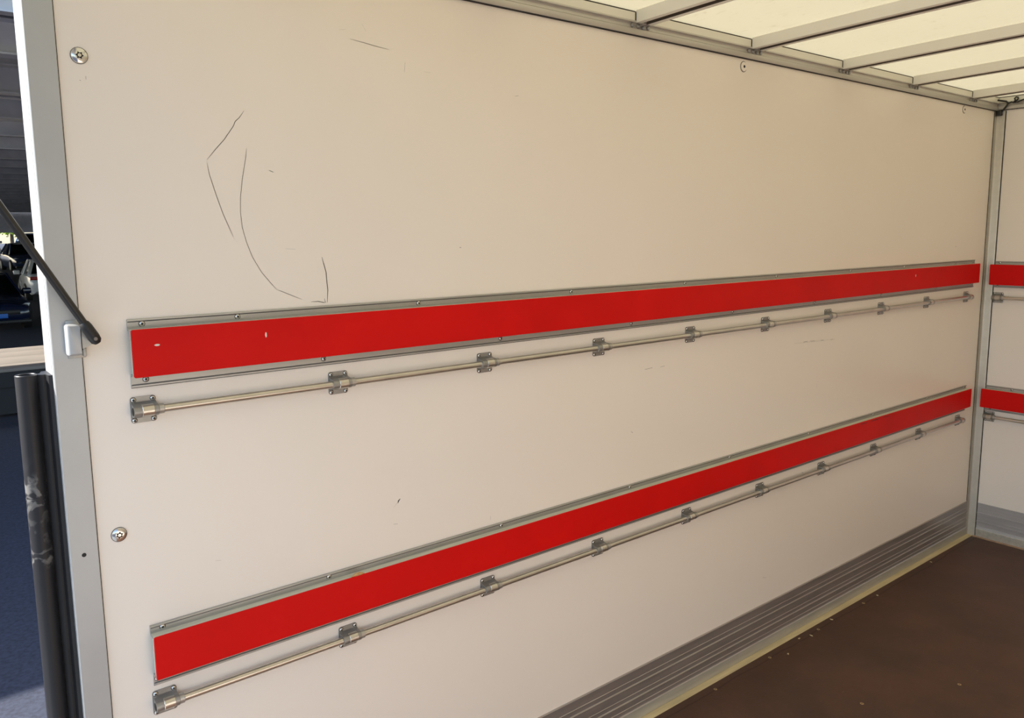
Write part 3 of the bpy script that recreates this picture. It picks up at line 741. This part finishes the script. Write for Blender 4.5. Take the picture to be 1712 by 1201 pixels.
# low flatbed trailer with a pale plank deck
M_DECK = mat('weathered_pale_planks', (0.215, 0.185, 0.155), 0.7, var=0.06, scale=3)
tr = empty('flatbed_trailer', (0, 10.65, GZ), (0, 0, 0), 'low flatbed trailer with a sunlit pale plank deck and dark underside', 'trailer')
yy = 0.0
for wd in (0.52, 0.72, 0.62, 0.50):
    bm = bmesh.new(); box(bm, -4.5, 5.5, yy, yy + wd - 0.012, 0.63, 0.675, 0.006)
    link('deck_plank', fin(bm, 'plank'), M_DECK, tr); yy += wd
link('chassis', boxmesh('chassis', -4.45, 5.45, 0.02, 2.3, 0.42, 0.629), M_CHASSIS, tr)
link('side_guard', boxmesh('side_guard', -2.6, 4.4, 0.06, 0.10, 0.05, 0.42), M_CHASSIS, tr)
for x in (-3.3, 4.8):
    for y in (0.25, 2.0):
        bm = bmesh.new(); tube(bm, [(x, y - 0.1, 0.205), (x, y + 0.1, 0.205)], 0.205, 24); link('wheel', fin(bm, 'wheel', 40), M_TYRE, tr)

# cars: nose points to local -y
def car(loc, rotz, label, paint, L=4.4, W=1.84, H=1.48, tall=0.0, plate=None, paper=False):
    root = empty('car', loc, (0, 0, rotz), label, 'car', 'parked cars')
    pm = mat('paint_' + '_'.join(label.split()[:3]), paint, 0.22, 0.1, spec=0.6, coat=0.6)
    hw = W/2
    # lower body: stations along y (half width, sill, hip, deck height in the middle)
    S = [(-L/2, 0.72, 0.30, 0.52, 0.60), (-L/2 + 0.06, 0.84, 0.22, 0.62, 0.70), (-L/2 + 0.35, 0.94, 0.18, 0.72, 0.80), (-L/2 + 0.9, 1.0, 0.17, 0.80 + tall*.4, 0.90 + tall*.4),
         (-L/2 + 1.35, 1.0, 0.17, 0.86 + tall*.5, 0.96 + tall*.5), (0.0, 1.0, 0.17, 0.90 + tall*.5, 0.95 + tall*.5), (L/2 - 1.0, 1.0, 0.18, 0.93 + tall*.5, 0.97 + tall*.5), (L/2 - 0.35, 0.96, 0.22, 0.93 + tall*.5, 0.99 + tall*.5),
         (L/2 - 0.08, 0.88, 0.28, 0.86 + tall*.4, 0.92 + tall*.4), (L/2, 0.78, 0.36, 0.70, 0.78)]
    bm = bmesh.new(); rings = []
    for y, k, s, hip, dk in S:
        w2 = hw*k
        sec = [(-w2*0.86, s), (-w2*0.97, s + 0.12), (-w2, (s + hip)/2 + 0.05), (-w2*0.97, hip - 0.04), (-w2*0.86, hip + 0.03), (-w2*0.45, dk), (0, dk + 0.015),
               (w2*0.45, dk), (w2*0.86, hip + 0.03), (w2*0.97, hip - 0.04), (w2, (s + hip)/2 + 0.05), (w2*0.97, s + 0.12), (w2*0.86, s)]
        rings.append([bm.verts.new((x, y, z)) for x, z in sec])
    n = len(rings[0])
    for a, b in zip(rings, rings[1:]):
        for i in range(n): bm.faces.new((a[i], a[(i+1) % n], b[(i+1) % n], b[i]))
    bm.faces.new(rings[0]); bm.faces.new(rings[-1])
    link('body', fin(bm, 'body', 35), pm, root)
    # greenhouse
    yb0, yt0, yt1, yb1 = -L/2 + 1.22, -L/2 + 1.98, L/2 - 0.95, L/2 - 0.28
    zb = 0.90 + tall*.5; zt = H; wb = hw*0.90; wt = hw*0.68
    cor = {}
    bm = bmesh.new()
    def q(*pts, m=0):
        f = bm.faces.new([bm.verts.new(p) for p in pts]); f.material_index = m
    # roof + pillars frame as a thin solid shell
    rs = []
    for y, x, zz in ((yt0 - 0.06, wt, zt - 0.05), (yt0 + 0.10, wt, zt - 0.01), ((yt0 + yt1)/2, wt*1.02, zt), (yt1 - 0.1, wt, zt - 0.03), (yt1 + 0.08, wt*0.96, zt - 0.09)):
        sec = [(-x - 0.03, zz - 0.07), (-x, zz - 0.025), (-x*0.6, zz), (0, zz + 0.01), (x*0.6, zz), (x, zz - 0.025), (x + 0.03, zz - 0.07), (x*0.6, zz - 0.05), (0, zz - 0.04), (-x*0.6, zz - 0.05)]
        rs.append([bm.verts.new((a, y, b)) for a, b in sec])
    for a, b in zip(rs, rs[1:]):
        for i in range(10): bm.faces.new((a[i], a[(i+1) % 10], b[(i+1) % 10], b[i]))
    bm.faces.new(rs[0]); bm.faces.new(rs[-1])
    for sx in (-1, 1):
        for p0, p1, r in (((sx*wb, yb0, zb), (sx*(wt + 0.01), yt0 - 0.02, zt - 0.05), 0.035), ((sx*(wb + 0.02), 0.1, zb), (sx*(wt + 0.015), 0.15, zt - 0.05), 0.04), ((sx*wb*0.97, yb1, zb + 0.02), (sx*(wt*0.97), yt1, zt - 0.08), 0.06)):
            tube(bm, [p0, p1], r, 8)
    link('roof', fin(bm, 'roof', 40), pm, root)
    def pane(name, pts):
        bm = bmesh.new(); f = bm.faces.new([bm.verts.new(p) for p in pts])
        bmesh.ops.solidify(bm, geom=[f], thickness=0.012); return link(name, fin(bm, name, 0), M_GLASS, root)
    e = 0.02
    ws = pane('windscreen', [(-wb + e, yb0, zb - 0.02), (wb - e, yb0, zb - 0.02), (wt, yt0 - 0.03, zt - 0.05), (-wt, yt0 - 0.03, zt - 0.05)])
    pane('rear_window', [(wb*0.95, yb1, zb), (-wb*0.95, yb1, zb), (-wt*0.93, yt1 + 0.04, zt - 0.09), (wt*0.93, yt1 + 0.04, zt - 0.09)])
    for sx in (-1, 1):
        pane('side_window', [(sx*(wb + 0.005), yb0 + 0.06, zb - 0.03), (sx*(wb + 0.005), yb1 - 0.06, zb - 0.02), (sx*(wt + 0.01), yt1, zt - 0.07), (sx*(wt + 0.01), yt0, zt - 0.06)])
        # headlamp
        bm = bmesh.new()
        y0 = -L/2
        hp = [(sx*hw*0.50, y0 + 0.045, 0.60), (sx*hw*0.62, y0 + 0.06, 0.565), (sx*hw*0.84, y0 + 0.17, 0.60), (sx*hw*0.925, y0 + 0.34, 0.70), (sx*hw*0.80, y0 + 0.22, 0.715), (sx*hw*0.60, y0 + 0.09, 0.655)]
        a = [bm.verts.new(Vector(p) + Vector((0, -0.022, 0))) for p in hp]; b = [bm.verts.new(Vector(p) + Vector((0, 0.05, 0))) for p in hp]
        bm.faces.new(a); bm.faces.new(b)
        for i in range(6): bm.faces.new((a[i], a[(i+1) % 6], b[(i+1) % 6], b[i]))
        link('headlamp', fin(bm, 'headlamp', 30), M_LAMP, root)
        bm = bmesh.new(); box(bm, sx*hw*0.55, sx*hw*0.86, L/2 - 0.10, L/2 + 0.005, 0.76 + tall*.4, 0.88 + tall*.4, 0.02); link('tail_lamp', fin(bm, 'tail_lamp'), M_TAIL, root)
        bm = bmesh.new(); box(bm, sx*(hw - 0.02), sx*(hw + 0.20), yb0 + 0.22, yb0 + 0.34, zb - 0.02, zb + 0.14, 0.035)
        link('wing_mirror', fin(bm, 'wing_mirror', 60), pm, root)
        for y in (-L/2 + 0.82, L/2 - 0.78):
            bm = bmesh.new(); tube(bm, [(sx*(hw - 0.20), y, 0.32), (sx*(hw - 0.02), y, 0.32), (sx*(hw + 0.008), y, 0.32)], 0.32, 24, radii=[0.32, 0.32, 0.29])
            wl = link('wheel', fin(bm, 'wheel', 40), M_TYRE, root)
            bm = bmesh.new(); tube(bm, [(sx*(hw), y, 0.32), (sx*(hw + 0.016), y, 0.32)], 0.21, 20); link('hub', fin(bm, 'hub', 40), M_HUB, wl)
    bm = bmesh.new(); box(bm, -hw*0.60, hw*0.60, -L/2 - 0.012, -L/2 + 0.2, 0.44, 0.56, 0.02); link('grille', fin(bm, 'grille'), M_BLACK, root)
    bm = bmesh.new(); box(bm, -hw*0.86, hw*0.86, -L/2 - 0.02, -L/2 + 0.25, 0.20, 0.30, 0.03); link('lower_bumper', fin(bm, 'lower_bumper'), M_BLACK, root)
    if plate:
        bm = bmesh.new(); box(bm, -0.26, 0.26, -L/2 - 0.036, -L/2 - 0.014, 0.36, 0.475, 0.004); link('number_plate', fin(bm, 'plate'), plate, root)
    if paper:
        f_ = 0.5
        c = Vector((0.18, yb0 + (yt0 - yb0)*f_, zb + (zt - zb)*f_)); n_ = Vector((0, -(zt - zb), (yt0 - yb0))).normalized(); up = Vector((0, yt0 - yb0, zt - zb)).normalized()
        c = c + n_*0.02
        bm = bmesh.new(); f = bm.faces.new([bm.verts.new(c + Vector((sx*0.16, 0, 0)) + up*sy*0.17) for sx, sy in ((-1, -1), (1, -1), (1, 1), (-1, 1))])
        bmesh.ops.solidify(bm, geom=[f], thickness=0.004); link('paper_sheet', fin(bm, 'paper', 0), M_PAPER, root)
    return root
car((2.10, 24.45, GZ), 0.06, 'dark blue car nearest of the parked cars, with blue number plate', (0.006, 0.011, 0.040), plate=M_PLATEBLUE)
car((5.0, 32.4, gz(32.4)), PI - 0.05, 'white car seen from behind, half hidden by the door post', (0.80, 0.82, 0.86), L=4.2)
car((6.15, 47.5, gz(47.5)), 0.04, 'blue grey car with a paper sheet in its windscreen', (0.03, 0.05, 0.13), paper=True)
car((2.95, 41.5, gz(41.5)), 0.1, 'black tall car to the left behind the nearest car', (0.008, 0.008, 0.009), H=1.70, tall=0.24)
car((5.45, 61.5, gz(61.5)), 0.0, 'far white car under the carport edge', (0.70, 0.74, 0.80), H=1.55, tall=0.1)
car((8.35, 60.5, gz(60.5)), 0.0, 'far bright blue car in the last row', (0.10, 0.22, 0.55), H=1.62, tall=0.12)
car((11.2, 60.0, gz(60.0)), 0.0, 'far silver car in the last row hidden by the post', (0.40, 0.42, 0.45), H=1.55)

# trees beyond the yard
def tree(x, y, h, r, label):
    root = empty('tree', (x, y, gz(min(y, 75))), (0, 0, 0), label, 'tree', 'trees beyond the yard')
    bm = bmesh.new(); tube(bm, [(0, 0, 0), (0.05, 0, h*0.5)], 0.14, 10, radii=[0.18, 0.11]); link('trunk', fin(bm, 'trunk', 60), M_BARK, root)
    bm = bmesh.new()
    for i in range(900):
        v_ = Vector((random.gauss(0, 1), random.gauss(0, 1), random.gauss(0, 1))).normalized() * r * random.uniform(0.5, 1.0)
        c = Vector((0, 0, h*0.62)) + Vector((v_.x, v_.y, v_.z*0.9)); s = random.uniform(0.12, 0.26)
        a = Vector((random.uniform(-1, 1), random.uniform(-1, 1), random.uniform(-1, 1))).normalized(); b = a.orthogonal().normalized()
        bm.faces.new([bm.verts.new(c + a*s), bm.verts.new(c + b*s*0.5), bm.verts.new(c - a*s), bm.verts.new(c - b*s*0.5)])
    o = link('foliage', fin(bm, 'foliage', 0), M_LEAF, root); o['kind'] = 'stuff'
for x, y, h, r, lb in ((9.8, 84.0, 4.2, 1.9, 'yellow green tree glimpsed between the far cars'), (3.0, 88.0, 6.0, 2.6, 'tree beyond the yard left of the glimpsed one, out of frame'),
                       (15.5, 86.0, 5.0, 2.3, 'tree beyond the yard hidden behind the door post')):
    tree(x, y, h, r, lb)
